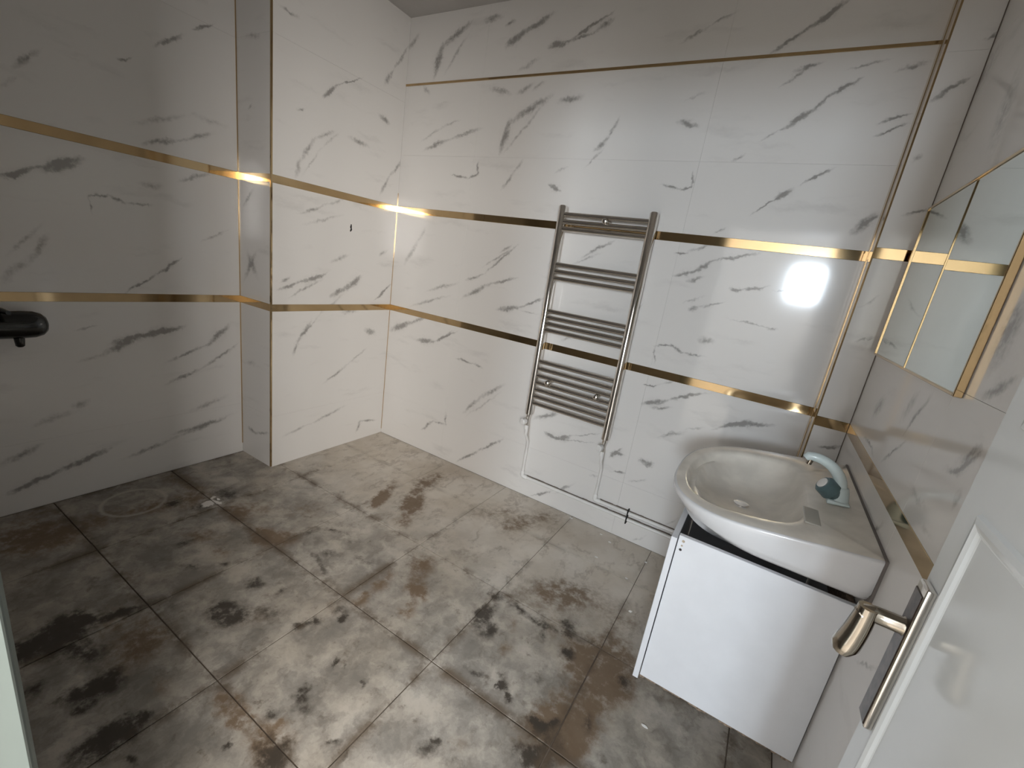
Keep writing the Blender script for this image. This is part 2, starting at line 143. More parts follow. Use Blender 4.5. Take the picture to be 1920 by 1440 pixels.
# ------------------------------------------------------------------ materials
class NT:
    def __init__(s, name):
        s.m = bpy.data.materials.new(name); s.m.use_nodes = True
        s.t = s.m.node_tree; s.b = s.t.nodes['Principled BSDF']; s.L = s.t.links.new
    def n(s, typ, **k):
        x = s.t.nodes.new(typ)
        for a, b in k.items(): setattr(x, a, b)
        return x
    def math(s, op, a, b=None, c=None, clamp=False):
        x = s.n('ShaderNodeMath', operation=op, use_clamp=clamp)
        for i, v in enumerate((a, b, c)):
            if v is None: continue
            if isinstance(v, (int, float)): x.inputs[i].default_value = v
            else: s.L(v, x.inputs[i])
        return x.outputs[0]
    def noise(s, vec, scale, detail=3, rough=.55):
        x = s.n('ShaderNodeTexNoise'); s.L(vec, x.inputs['Vector'])
        x.inputs['Scale'].default_value = scale; x.inputs['Detail'].default_value = detail; x.inputs['Roughness'].default_value = rough
        return x
    def ramp(s, v, a, b, lo=0., hi=1.):
        x = s.n('ShaderNodeMapRange', interpolation_type='SMOOTHSTEP'); s.L(v, x.inputs[0])
        for i, q in zip((1, 2, 3, 4), (a, b, lo, hi)): x.inputs[i].default_value = q
        return x.outputs[0]
    def mix(s, f, a, b):
        x = s.n('ShaderNodeMix', data_type='RGBA')
        if isinstance(f, (int, float)): x.inputs[0].default_value = f
        else: s.L(f, x.inputs[0])
        for i, v in ((6, a), (7, b)):
            if isinstance(v, tuple): x.inputs[i].default_value = (*v, 1)
            else: s.L(v, x.inputs[i])
        return x.outputs[2]
    def vscale(s, v, k):
        x = s.n('ShaderNodeVectorMath', operation='SCALE'); s.L(v, x.inputs[0]); x.inputs[3].default_value = k; return x.outputs[0]
    def vop(s, op, a, b):
        x = s.n('ShaderNodeVectorMath', operation=op)
        for i, v in enumerate((a, b)):
            if isinstance(v, tuple): x.inputs[i].default_value = v
            else: s.L(v, x.inputs[i])
        return x.outputs[0]
    def plane(s, idx, off=(0, 0)):
        g = s.n('ShaderNodeNewGeometry'); sp = s.n('ShaderNodeSeparateXYZ'); s.L(g.outputs['Position'], sp.inputs[0])
        c = s.n('ShaderNodeCombineXYZ'); s.L(sp.outputs[idx[0]], c.inputs[0]); s.L(sp.outputs[idx[1]], c.inputs[1])
        return c.outputs[0], g.outputs['Position']
    def strokes(s, vec, items, grow=1.15, wid=1.0):
        acc = None
        for u1, v1, u2, v2, w, st in items:
            mp = s.n('ShaderNodeMapping', vector_type='TEXTURE'); s.L(vec, mp.inputs['Vector'])
            mp.inputs['Location'].default_value = ((u1 + u2) / 2, (v1 + v2) / 2, 0)
            mp.inputs['Rotation'].default_value = (0, 0, math.atan2(v2 - v1, u2 - u1))
            ln = math.hypot(u2 - u1, v2 - v1)
            mp.inputs['Scale'].default_value = (ln / 2 * grow + w * 1.2, w * 2.2 * wid, 1)
            g = s.n('ShaderNodeTexGradient', gradient_type='SPHERICAL'); s.L(mp.outputs[0], g.inputs[0])
            acc = s.math('MULTIPLY_ADD', g.outputs['Fac'], st, acc if acc is not None else 0.0)
        return acc
    def set(s, **k):
        for a, v in k.items():
            i = s.b.inputs[a.replace('_', ' ')]
            if isinstance(v, (int, float)): i.default_value = v
            elif isinstance(v, tuple): i.default_value = (*v, 1) if len(v) == 3 else v
            else: s.L(v, i)
        return s
def plain(name, col, rough=.5, metal=0., spec=.5, var=.06, vs=12., coat=0.):
    t = NT(name); g = t.n('ShaderNodeNewGeometry')
    nz = t.noise(g.outputs['Position'], vs, 4)
    f = t.ramp(nz.outputs['Fac'], .3, .7)
    dk = tuple(c * (1 - var) for c in col); lt = tuple(min(1, c * (1 + var)) for c in col)
    t.set(Base_Color=t.mix(f, dk, lt), Roughness=rough, Metallic=metal)
    t.b.inputs['Specular IOR Level'].default_value = spec
    if coat: t.b.inputs['Coat Weight'].default_value = coat; t.b.inputs['Coat Roughness'].default_value = .05
    return t.m

IDX = {'left': (1, 2), 'boxing': (1, 2), 'back': (0, 2), 'reveal': (0, 2), 'pier': (0, 2), 'pierside': (1, 2), 'right': (1, 2), 'front': (0, 2)}
TILE_ROUGH = 0.09
def marble(wall, rect):
    """polished marble-print tile: the grey veins of this tile as short soft strokes, broken up by noise"""
    u0, v0, u1, v1 = rect
    its = [q for q in STROKES.get(wall, ()) if max(q[0], q[2]) > u0 - .05 and min(q[0], q[2]) < u1 + .05 and max(q[1], q[3]) > v0 - .05 and min(q[1], q[3]) < v1 + .05]
    t = NT('marble_' + wall)
    p, pos = t.plane(IDX[wall])
    n1 = t.noise(pos, 14, 3, .6); n2 = t.noise(pos, 70, 2, .6)
    d = t.vop('ADD', t.vscale(t.vop('SUBTRACT', n1.outputs['Color'], (.5, .5, .5)), .040), t.vscale(t.vop('SUBTRACT', n2.outputs['Color'], (.5, .5, .5)), .014))
    flat = t.vop('MULTIPLY', t.vop('ADD', p, d), (1, 1, 0))
    acc = t.strokes(flat, its, wid=.62) if its else None
    halo = t.strokes(flat, its, grow=1.25, wid=1.7) if its else None
    brk = t.noise(pos, 45, 4, .65)
    # soft clouding of the print, stretched along the veins
    mp = t.n('ShaderNodeMapping'); t.L(flat, mp.inputs[0]); mp.inputs['Rotation'].default_value = (0, 0, -.6); mp.inputs['Scale'].default_value = (2.2, 9, 1)
    cl = t.noise(mp.outputs[0], 1.0, 4, .6)
    cloud = t.ramp(cl.outputs['Fac'], .56, .80, 0, .22 if its else .6)
    if acc is not None:
        v = t.math('MULTIPLY', t.math('MULTIPLY_ADD', halo, .42, acc), t.ramp(brk.outputs['Fac'], .25, .7, .6, 1.35))
        v = t.ramp(v, .03, .95, 0, .80)
        f = t.math('MAXIMUM', v, cloud)
    else: f = cloud
    col = t.mix(f, (.77, .745, .715), (.23, .215, .20))
    t.set(Base_Color=col, Roughness=TILE_ROUGH)
    t.b.inputs['Specular IOR Level'].default_value = .55
    return t.m
def floor_tile_mat(rect):
    x0, y0, x1, y1 = rect
    def near(n, m): return [q for q in STROKES[n] if max(q[0], q[2]) > x0 - m and min(q[0], q[2]) < x1 + m and max(q[1], q[3]) > y0 - m and min(q[1], q[3]) < y1 + m]
    t = NT('dirty_stone_tile'); p, pos = t.plane((0, 1))
    n1 = t.noise(pos, 11, 4, .65); n2 = t.noise(pos, 55, 3, .65)
    d = t.vop('ADD', t.vscale(t.vop('SUBTRACT', n1.outputs['Color'], (.5, .5, .5)), .07), t.vscale(t.vop('SUBTRACT', n2.outputs['Color'], (.5, .5, .5)), .025))
    w = t.vop('MULTIPLY', t.vop('ADD', p, d), (1, 1, 0))
    brk = t.noise(pos, 22, 6, .7)
    b = t.ramp(brk.outputs['Fac'], .28, .70, .35, 1.5)
    cl = t.noise(w, 3.0, 4, .6); fine = t.noise(pos, 16, 6, .72); mid = t.noise(w, 6.5, 5, .68); big = t.noise(w, 1.9, 4, .6)
    base = t.mix(t.ramp(cl.outputs['Fac'], .25, .75), (.62, .55, .455), (.74, .68, .60))
    base = t.mix(t.ramp(big.outputs['Fac'], .46, .72, 0, .42), base, (.40, .32, .235))
    # smoky veins printed in the stone
    mp = t.n('ShaderNodeMapping'); t.L(w, mp.inputs[0]); mp.inputs['Rotation'].default_value = (0, 0, .5); mp.inputs['Scale'].default_value = (3.2, 1.3, 1)
    vn = t.noise(mp.outputs[0], 2.0, 5, .62)
    rid = t.math('ABSOLUTE', t.math('SUBTRACT', vn.outputs['Fac'], .5))
    base = t.mix(t.math('MULTIPLY', t.ramp(rid, .0, .04, .45, 0), t.ramp(mid.outputs['Fac'], .38, .62)), base, (.27, .21, .155))
    # tracked-in dirt plus painted shade, both stronger towards the door
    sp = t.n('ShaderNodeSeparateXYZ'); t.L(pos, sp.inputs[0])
    dirt_shade = t.math('MULTIPLY', t.ramp(sp.outputs[1], -.25, -1.20, .06, .88), t.ramp(mid.outputs['Fac'], .30, .66, .42, 1.0))
    base = t.mix(dirt_shade, base, (.160, .148, .130))
    spk = t.math('MULTIPLY', t.ramp(fine.outputs['Fac'], .56, .74), t.ramp(sp.outputs[1], -.3, -1.0, .15, .8))
    base = t.mix(spk, base, (.12, .095, .07))
    its = near('brown', .14)
    if its:
        base = t.mix(t.ramp(t.math('MULTIPLY', t.strokes(w, its, wid=1.9), b), .04, .72, 0, .90), base, (.165, .108, .062))
    its = near('dark', .12)
    if its:
        base = t.mix(t.ramp(t.math('MULTIPLY', t.strokes(w, its, wid=1.6), b), .05, .78, 0, .95), base, (.045, .036, .027))
    # dirt gathered along the joints
    du = t.math('MINIMUM', t.math('SUBTRACT', sp.outputs[0], x0), t.math('SUBTRACT', x1, sp.outputs[0]))
    dv = t.math('MINIMUM', t.math('SUBTRACT', sp.outputs[1], y0), t.math('SUBTRACT', y1, sp.outputs[1]))
    ed = t.math('MULTIPLY', t.ramp(t.math('MINIMUM', du, dv), 0, .035, 1, 0), t.math('MULTIPLY', t.ramp(mid.outputs['Fac'], .40, .62), t.ramp(sp.outputs[1], -.2, -.9, .2, .8)))
    base = t.mix(ed, base, (.12, .085, .055))
    its = near('light', .05)
    if its:
        base = t.mix(t.ramp(t.strokes(w, its), .1, .4, 0, .9), base, (.8, .76, .72))
    if x0 < -.1 < x1 and y0 < -1.55 < y1:                    # the pale ring left where a fitting stood
        mp = t.n('ShaderNodeMapping', vector_type='TEXTURE'); t.L(t.vop('MULTIPLY', t.vop('ADD', p, t.vscale(d, .12)), (1, 1, 0)), mp.inputs[0])
        mp.inputs['Location'].default_value = (-.085, -1.535, 0); mp.inputs['Scale'].default_value = (.125, .125, 1)
        ln = t.n('ShaderNodeVectorMath', operation='LENGTH'); t.L(mp.outputs[0], ln.inputs[0])
        r = t.math('ABSOLUTE', t.math('SUBTRACT', ln.outputs['Value'], 1.0))
        base = t.mix(t.ramp(r, .0, .12, .6, 0), base, (.55, .50, .44))
    t.set(Base_Color=base, Roughness=t.ramp(brk.outputs['Fac'], .3, .7, .38, .6))
    t.b.inputs['Specular IOR Level'].default_value = .4
    bp_ = t.n('ShaderNodeBump'); bp_.inputs['Strength'].default_value = .08; bp_.inputs['Distance'].default_value = .004
    t.L(fine.outputs['Fac'], bp_.inputs['Height']); t.L(bp_.outputs[0], t.b.inputs['Normal'])
    return t.m

M = {}
M['grout'] = plain('wall_grout', (.70, .68, .655), .7)
M['floor_grout'] = plain('floor_grout', (.13, .10, .075), .8, var=.3)
M['gold'] = plain('gold_metal', (.52, .375, .205), .08, 1.0, var=.05)
M['chrome'] = plain('chrome', (.78, .75, .71), .12, 1.0, var=.04)
M['bronze'] = plain('dull_chrome', (.42, .38, .32), .16, 1.0, var=.08)
M['darkchrome'] = plain('dark_chrome', (.06, .062, .062), .15, 1.0, var=.1)
M['dark_plate'] = plain('dark_plate_metal', (.10, .078, .065), .3, 1.0, var=.3, vs=80)
M['ceramic'] = plain('white_ceramic', (.70, .70, .71), .12, var=.03, vs=6)
M['white_board'] = plain('white_melamine', (.71, .725, .755), .14, var=.02)
M['chipboard'] = plain('raw_chipboard', (.24, .18, .13), .9, var=.4, vs=150)
M['teal'] = plain('smoked_teal_plastic', (.10, .16, .17), .2, var=.15)
M['spout'] = plain('pale_blue_white_plastic', (.60, .69, .69), .22, var=.04)
M['white_plastic'] = plain('white_plastic', (.82, .80, .77), .35, var=.03)
M['dark'] = plain('black_dirt', (.02, .017, .015), .8)
M['mirror'] = plain('mirror_glass', (.70, .755, .725), .015, 1.0, var=.01)
M['door'] = plain('white_lacquer', (.66, .685, .69), .13, var=.02, vs=4)
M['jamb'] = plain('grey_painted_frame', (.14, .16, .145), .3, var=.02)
M['ceiling'] = plain('painted_ceiling', (.48, .46, .44), .55, var=.05, vs=3)
M['hall_wall'] = plain('hall_paint', (.55, .55, .55), .6, var=.03, vs=3)
M['hall_floor'] = plain('hall_floor', (.42, .38, .33), .4, var=.15)
M['paint_chip'] = plain('flaked_paint', (.85, .83, .80), .6)
M['backing'] = plain('mirror_backing', (.12, .09, .07), .6)
M['seam'] = plain('seam_shade_dirt', (.20, .165, .135), .8, var=.3, vs=60)
M['glass'] = plain('pane_white_glow', (.9, .93, .95), .1)

# ------------------------------------------------------------------ tiles
def tile_bm(axis, val, sgn, u0, v0, u1, v1, th=.006, ch=.0004):
    """thin slab with a chamfered face; axis = plane normal axis, face at val, looking towards sgn"""
    bm = bmesh.new()
    def P(u, v, d):
        if axis == 0: return (val - sgn * d, u, v)
        if axis == 1: return (u, val - sgn * d, v)
        return (u, v, val - sgn * d)
    R = []
    for ins, d in ((ch, 0), (0, ch), (0, th)):
        R.append([bm.verts.new(P(a, b, d)) for a, b in ((u0 + ins, v0 + ins), (u1 - ins, v0 + ins), (u1 - ins, v1 - ins), (u0 + ins, v1 - ins))])
    bm.faces.new(R[0])
    for a, b in zip(R, R[1:]):
        for k in range(4): bm.faces.new((a[k], b[k], b[(k + 1) % 4], a[(k + 1) % 4]))
    bmesh.ops.recalc_face_normals(bm, faces=bm.faces[:])
    if sum((f.normal[axis] * f.calc_area() for f in bm.faces)) * sgn < 0:
        bmesh.ops.reverse_faces(bm, faces=bm.faces[:])
    return bm
G = .0002
def tile_wall(parent, wall, axis, val, sgn, us, rows):
    for (v0, v1) in rows:
        uu = us(v0, v1) if callable(us) else us
        for a, b in zip(uu, uu[1:]):
            part('tile', tile_bm(axis, val, sgn, a + G, v0 + G, b - G, v1 - G), marble(wall, (a, v0, b, v1)), parent)
def strip(parent, axis, val, sgn, u0, v0, u1, v1, name='gold_strip', out=.0012):
    return part(name, tile_bm(axis, val + sgn * out, sgn, u0, v0, u1, v1, th=.008, ch=.0008), M['gold'], parent)

ROWS = [(0, .33), (.33, S1[0]), (S1[1], S2[0]), (S2[1], 1.997), (1.997, S3[0]), (S3[1], CZ)]
ROWSA = [(0, .33), (.33, S1[0]), (S1[1], S2[0]), (S2[1], 2.31), (2.31, CZ)]
D = .006
# floor
floor = part('floor', bbox(LX - .1, FY - .2, -.12, W + .1, .12, -.004), M['floor_grout'])
tag(floor, 'dirty stone tiled bathroom floor with brown and black stains', 'floor', kind='structure')
XS = [LX + .001, .215, .695, 1.175, 1.660, 2.145, 2.625, W - .001]
YS = [FY - .12, -1.768, -1.287, -.825, -.345, -.001]
for i in range(len(XS) - 1):
    for j in range(len(YS) - 1):
        x0, x1, y0, y1 = XS[i], XS[i + 1], YS[j], YS[j + 1]
        g = .0022 if YS[j] < -.9 else .0012
        x0 += g; x1 -= g; y0 += g; y1 -= g
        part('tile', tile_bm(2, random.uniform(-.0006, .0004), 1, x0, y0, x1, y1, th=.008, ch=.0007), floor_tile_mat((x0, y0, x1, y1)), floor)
ceiling = part('ceiling', bbox(LX - .1, FY - .12, CZ, W + .1, .12, CZ + .1), M['ceiling'])
tag(ceiling, 'pale ceiling above the marble walls', 'ceiling', kind='structure')

# back wall (radiator wall)
wb = tag(part('wall_back', bbox(LX - .1, D, -.1, W + .1, .12, CZ + .1), M['grout']), 'marble tiled back wall behind the towel radiator', 'wall', kind='structure')
tile_wall(wb, 'back', 1, 0, -1, [0, .607, 1.907, PX], ROWS)
for z0, z1 in (S1, S2):
    cuts = [0.0, .733, 1.791, PX] if z0 > 1.2 else [0.0, 1.336, 1.806, PX]
    for a, b in zip(cuts, cuts[1:]): strip(wb, 1, 0, -1, a + .0006, z0, b - .0006, z1)
strip(wb, 1, 0, -1, 0, S3[0], PX, S3[1], out=.004)
# left wall
wl = tag(part('wall_left', bbox(LX - .12, FY - .12, -.1, LX - D, .02, CZ + .1), M['grout']), 'shaded marble tiled left wall with the shower mixer', 'wall', kind='structure')
tile_wall(wl, 'left', 0, LX, 1, [FY - .05, -2.12, BY], ROWSA)
for z0, z1 in (S1, S2): strip(wl, 0, LX, 1, FY, z0, BY, z1)
# boxing in the left corner
wc = tag(part('wall_corner', bbox(LX - .02, BY + D, -.05, -D, .02, CZ + .05), M['grout']), 'marble boxed-out corner between left wall and radiator wall', 'wall', kind='structure')
tile_wall(wc, 'boxing', 0, 0, 1, [BY, 0], ROWSA)
tile_wall(wc, 'reveal', 1, BY, -1, [LX, 0], ROWSA)
for z0, z1 in (S1, S2):
    strip(wc, 0, 0, 1, BY, z0, 0, z1); strip(wc, 1, BY, -1, LX, z0, 0, z1)
# pier in the right corner
wp = tag(part('wall_pier', bbox(PX + D, PY + D, -.05, W + .02, .02, CZ + .05), M['grout']), 'narrow marble pier in the corner beside the mirror', 'wall', kind='structure')
tile_wall(wp, 'pier', 1, PY, -1, [PX, W], ROWSA)
tile_wall(wp, 'pierside', 0, PX, -1, [PY, 0], ROWSA)
for z0, z1 in (S1, S2):
    strip(wp, 1, PY, -1, PX, z0, W, z1); strip(wp, 0, PX, -1, PY, z0, 0, z1)
# right wall
wr = tag(part('wall_right', bbox(W + D, FY - .12, -.1, W + .12, .02, CZ + .1), M['grout']), 'marble tiled right wall carrying mirror and basin', 'wall', kind='structure')
tile_wall(wr, 'right', 0, W, -1, [-1.045, PY], ROWSA)
tile_wall(wr, 'right', 0, W, -1, [FY, -1.045], [(0, .33), (.33, S1[0]), (S1[1], 1.303), (1.303, S2[0]), (S2[1], 2.31), (2.31, CZ)])
for z0, z1 in (S1, S2): strip(wr, 0, W, -1, FY, z0, PY, z1)
# front wall with the doorway the picture is taken from
wf_bm = bmesh.new()
box(wf_bm, LX - .12, FY - .12, -.1, DX0, FY, CZ + .1); box(wf_bm, DX1, FY - .12, -.1, W + .12, FY, CZ + .1); box(wf_bm, DX0, FY - .12, DZ, DX1, FY, CZ + .1)
wf = tag(part('wall_front', wf_bm, plain('front_plaster', (.36, .35, .34), .7)), 'front wall around the bathroom doorway', 'wall', kind='structure')

# corner trims
TR = [0]
def trim(bm, label, mat='gold'):
    TR[0] += 1
    return tag(part('trim_%d' % TR[0], bm, M[mat]), label, 'trim', kind='structure')
trim(bbox(-.006, BY - .0035, .004, .0035, BY + .006, CZ - .002, .001, 1), 'thin gold edge trim on the outer corner of the boxing')
trim(bbox(LX - .001, BY - .004, .06, LX + .004, BY + .001, CZ - .002), 'thin gold inner corner trim between left wall and boxing')
trim(bbox(-.001, -.003, .03, .003, .001, 1.76), 'hairline gold trim in the corner left of the radiator')
trim(bbox(PX - .003, PY - .003, .004, PX + .003, PY + .045, CZ - .002, .001, 1), 'gold edge trim on the outer corner of the narrow pier')
trim(bbox(PX - .003, -.048, .004, PX + .001, .001, CZ - .002, .001, 1), 'gold inner corner trim between radiator wall and pier')
trim(bbox(W - .0022, PY - .003, .004, W + .001, PY + .001, CZ - .002), 'thin dark corner trim between pier and right wall', 'backing')

# small drill hole in the boxing
hb = bmesh.new()
for dy, dz, r in ((0, 0, .0085), (.003, -.014, .0075), (-.002, -.022, .006), (.001, .01, .006)):
    c = bmesh.ops.create_circle(hb, cap_ends=True, radius=r, segments=9)
    for v in c['verts']: v.co = Vector((.0006 + random.uniform(0, .0004), -.376 + v.co.x * .8 + dy, 1.487 + v.co.y * 1.2 + dz))
part('drill_hole', hb, M['dark'], wc)

# ------------------------------------------------------------------ towel radiator
PLX, PRX, RY = 1.281, 1.770, -.062
rad = empty('towel_radiator', (1.525, 0, .56), 'tall chrome ladder towel radiator on the back wall', 'radiator')
def post(x):
    bm = bmesh.new(); w, d = .022, .021; prof = []
    for k in range(9):
        a = PI + PI * k / 8; prof.append((w * math.cos(a), d * math.sin(a)))        # rounded front
    prof += [(w, .010), (w - .004, .014), (-w + .004, .014), (-w, .010)]
    rings = [[(x + px * s, RY + py * s, z) for px, py in prof] for s, z in ((.8, .562), (1, .566), (1, 1.748), (.8, 1.754))]
    return loft(bm, rings, True, True)
for x in (PLX, PRX): part('post', post(x), M['chrome'], rad, True, 40)
zs = [1.710, 1.673, 1.636, 1.449, 1.412, 1.375, 1.192, 1.156, 1.120, 1.084] + [.897 - .0428 * k for k in range(7)]
base_me = None
for z in zs:
    if base_me is None:
        b0 = part('bar', tube(bmesh.new(), [(PLX + .008, RY, zs[0]), (PRX - .008, RY, zs[0])], .0125, 14), M['chrome'], rad, True, 40)
        base_me = b0.data; bl = b0.location.copy()
    else:
        o = b0.copy(); COL.objects.link(o); o.location = bl + Vector((0, 0, z - zs[0]))
for x, z in ((1.535, 1.692), (1.375, .788), (1.675, .788)):       # wall brackets with round clamp knobs
    bm = tube(bmesh.new(), [(x, -.002, z), (x, RY - .012, z)], .011, 12)
    br = part('bracket', bm, M['bronze'], rad, True, 40)
    kb = tube(bmesh.new(), [(x, RY - .010, z), (x, RY - .016, z), (x, RY - .028, z), (x, RY - .032, z)], [.010, .014, .014, .009], 14)
    part('clamp_knob', kb, M['chrome'], br, True, 40)
for x, zb in ((PLX, .50), (PRX, .515)):
    bm = tube(bmesh.new(), [(x, RY, .562), (x, RY, .545), (x, RY, .543), (x, RY, .532)], [.013, .013, .010, .010], 12)
    tube(bm, [(x, RY, .532), (x, RY, .490)], .0085, 12)
    vl = part('valve', bm, M['chrome'], rad, True, 40)
    bm = tube(bmesh.new(), [(x - .004, RY - .012, .520), (x - .008, RY - .022, .520), (x - .012, RY - .044, .520), (x - .013, RY - .047, .520)], [.015, .019, .0185, .014], 14)
    tag(part('valve_knob', bm, M['white_plastic'], vl, True, 40), 'white plastic valve knob')
    bm = tube(bmesh.new(), [(x, RY, .492), (x, RY, .466)], .0135, 12)
    tag(part('valve_nut', bm, M['white_plastic'], vl, True, 40), 'white plastic pipe nut')
# heating pipes
def pipe(x, zlow, xend, label, yp):
    t = empty('heating_pipe', (x, 0, zlow), label, 'pipe', 'white heating pipes under the radiator')
    r = .0095
    part('riser', tube(bmesh.new(), [(x, RY, .468), (x, RY, .43), (x, (RY + yp) / 2, .40), (x, yp, .37), (x, yp, zlow + .012)], r, 12), M['white_plastic'], t, True, 50)
    part('run', tube(bmesh.new(), [(x + .012, yp, zlow), (xend, yp, zlow)], r, 12), M['white_plastic'], t, True, 50)
    bm = tube(bmesh.new(), [(x, yp, zlow + .034), (x, yp, zlow + .030), (x, yp, zlow + .006), (x + .006, yp, zlow), (x + .030, yp, zlow), (x + .034, yp, zlow)], [.011, .0135, .0135, .0135, .0135, .011], 12)
    part('elbow', bm, M['white_plastic'], t, True, 50)
    return t
p1 = pipe(PLX + .004, .132, 2.60, 'white heating pipe from the left radiator post, running lower along the wall', -.016)
p2 = pipe(PRX + .004, .172, 2.60, 'white heating pipe from the right radiator post, running upper along the wall', -.016)
cl = part('pipe_clip', bbox(1.972, -.030, .108, 1.979, -.001, .196, .002, 1), M['dark'])
tag(cl, 'small black clip tying both heating pipes to the wall', 'clip')
# dark strip above each run, painting in shade and dirt of the gap
for p, z, x0, x1 in ((p1, .132, 1.31, 2.60), (p2, .172, 1.80, 2.60)):
    bm = bmesh.new(); n = 40
    for k in range(n):
        a = x0 + (x1 - x0) * k / n; b = x0 + (x1 - x0) * (k + 1) / n
        h = .0005 + .003 * random.random()
        box(bm, a, -.0075, z + .004, b, .0, z + .0085 + h)
    tag(part('shade_dirt_seam', bm, M['seam'], p), 'painted strip of shade and dirt above the pipe')

# ------------------------------------------------------------------ wash basin
CY = -.737; K = .13; RZ = .892
def outline(d):
    hw, L, rx = .360 - d, .520 - d, .27
    pts = [(0, -hw)]
    for k in range(5): pts.append((-(L - rx) * (k + 1) / 5.0, -hw))
    n = 2.5
    for k in range(1, 40):
        a = -PI / 2 + PI * k / 40
        c, s = math.cos(a), math.sin(a)
        pts.append((-(L - rx) - rx * abs(c) ** (2 / n), hw * math.copysign(abs(s) ** (2 / n), s)))
    for k in range(6): pts.append((-(L - rx) * (5 - k) / 5.0, hw))
    pts += [(0, hw * (1 - 2 * k / 12)) for k in range(1, 12)]
    return pts
def ray_poly(c, poly, th):
    dx, dy = math.cos(th), math.sin(th); best = None
    for (x1, y1), (x2, y2) in zip(poly, poly[1:] + poly[:1]):
        ex, ey = x2 - x1, y2 - y1; den = dx * ey - dy * ex
        if abs(den) < 1e-12: continue
        t = ((x1 - c[0]) * ey - (y1 - c[1]) * ex) / den; s = ((x1 - c[0]) * dy - (y1 - c[1]) * dx) / den
        if t > 0 and -1e-6 <= s <= 1 + 1e-6 and (best is None or t > best): best = t
    return (c[0] + best * dx, c[1] + best * dy)
def inner(sx):
    """bowl opening, straight at the tap deck and round at the front"""
    pts = []; xc, yc, n = -.30, 0, 2.6
    for k in range(72):
        a = 2 * PI * k / 72; c, s = math.cos(a), math.sin(a)
        rx = .155 if c > 0 else .178
        ex = 2 / (4.0 if c > 0 else 2.4)
        hw = .272
        pts.append((xc + sx * rx * math.copysign(abs(c) ** ex, c), yc + sx * hw * math.copysign(abs(s) ** ex, s)))
    return pts
cen = (-.30, 0)
ths = sorted([2 * PI * k / 88 for k in range(88)] + [math.atan2(y, x + .30) % (2 * PI) for x, y in ((0, -.360), (0, .360))])
def ring(poly, zf, shift=(0, 0)):
    out = []
    for th in ths:
        x, y = ray_poly(cen, poly, th)
        out.append((W + x + shift[0] - .001, CY + y, zf(x)))
    return out
rim = lambda x: RZ + K * x
def low_outline(f, hs):
    return [(x * f, y * hs) for x, y in outline(0)]
rings = [ring(inner(.55), lambda x: .725), ring(inner(.95), lambda x: .738), ring(low_outline(.83, .915), lambda x: .765), ring(low_outline(.87, .94), lambda x: .773),
         ring(low_outline(.92, .972), lambda x: .786), ring(low_outline(.968, .992), lambda x: .802 + .012 * x), ring(outline(.001), lambda x: rim(x) - .016), ring(outline(0), lambda x: rim(x) - .007),
         ring(outline(.0015), lambda x: rim(x) - .002), ring(outline(.006), lambda x: rim(x)),
         ring(inner(1.06), lambda x: rim(x) - .002), ring(inner(1.02), lambda x: rim(x) - .005), ring(inner(.99), lambda x: rim(x) - .013), ring(inner(.95), lambda x: rim(x) - .032),
         ring(inner(.86), lambda x: .805), ring(inner(.70), lambda x: .775), ring(inner(.45), lambda x: .762), ring(inner(.12), lambda x: .758)]
basin = empty('wash_basin', (W, CY, .76), 'white ceramic wash basin with rounded front on the right wall', 'basin')
bowl = part('bowl', loft(bmesh.new(), rings, True, True), M['ceramic'], basin, True, 60)
bowl.data.materials.append(plain('dusty_ceramic', (.74, .695, .62), .22, var=.10, vs=9))
for pl in bowl.data.polygons:                                        # the film of building dust lying on the rim, deck and bowl
    if pl.index >= 9 * len(ths) and pl.index < len(bowl.data.polygons) - 2: pl.material_index = 1
dr = tube(bmesh.new(), [(W - .30, CY, .757), (W - .30, CY, .7605), (W - .30, CY, .7618)], [.024, .024, .019], 20)
part('drain', dr, M['chrome'], basin, True, 40)
tr = bmesh.new()
box(tr, W - .158, CY - .245, rim(-.14) - .004, W - .118, CY - .135, rim(-.12) - .0008, .003)
part('reflection_patch', tr, plain('reflection_grey', (.50, .48, .43), .3), basin)  # grey patch painting in a reflection on the deck
# silicone line along the wall
part('wall_seal', bbox(W - .006, CY - .362, .765, W - .0002, CY + .362, .8945), plain('grey_silicone', (.16, .14, .13), .6), basin)

# ------------------------------------------------------------------ mixer tap on the deck
TX, TY, TZ = 2.690, -.775, .884
tap = empty('mixer_tap', (TX, TY, TZ), 'pale blue-white basin tap with smoked teal knob and curved spout', 'tap')
bm = bmesh.new()
box(bm, TX - .030, TY - .034, TZ - .0005, TX + .026, TY + .034, TZ + .010, .004, 3)
for v in bm.verts:                                                   # seated on the sloping deck
    if v.co.z < TZ + .004: v.co.z += rim(v.co.x - W) + .0008 - TZ
tube(bm, [(TX - .002, TY, TZ + .008), (TX - .004, TY, TZ + .030), (TX - .006, TY, TZ + .046), (TX - .006, TY, TZ + .050)], [.028, .025, .022, .018], 20)
part('base', bm, M['spout'], tap, True, 40)
path = bez((TX - .004, TY, TZ + .030), (TX - .006, TY, TZ + .085), (TX - .050, TY, TZ + .116), (TX - .092, TY, TZ + .114), 14) + [Vector((TX - .104, TY, TZ + .112)), Vector((TX - .110, TY, TZ + .104))]
rad_ = [.0175 - .004 * i / 14 for i in range(15)] + [.013, .011]
part('spout', tube(bmesh.new(), path, rad_, 16), M['spout'], tap, True, 50)
part('aerator', tube(bmesh.new(), [(TX - .097, TY, TZ + .106), (TX - .099, TY, TZ + .088)], [.009, .008], 14), M['bronze'], tap, True, 40)
kd = Vector((-.80, -.22, .56)).normalized(); k0 = Vector((TX - .012, TY - .004, TZ + .020))
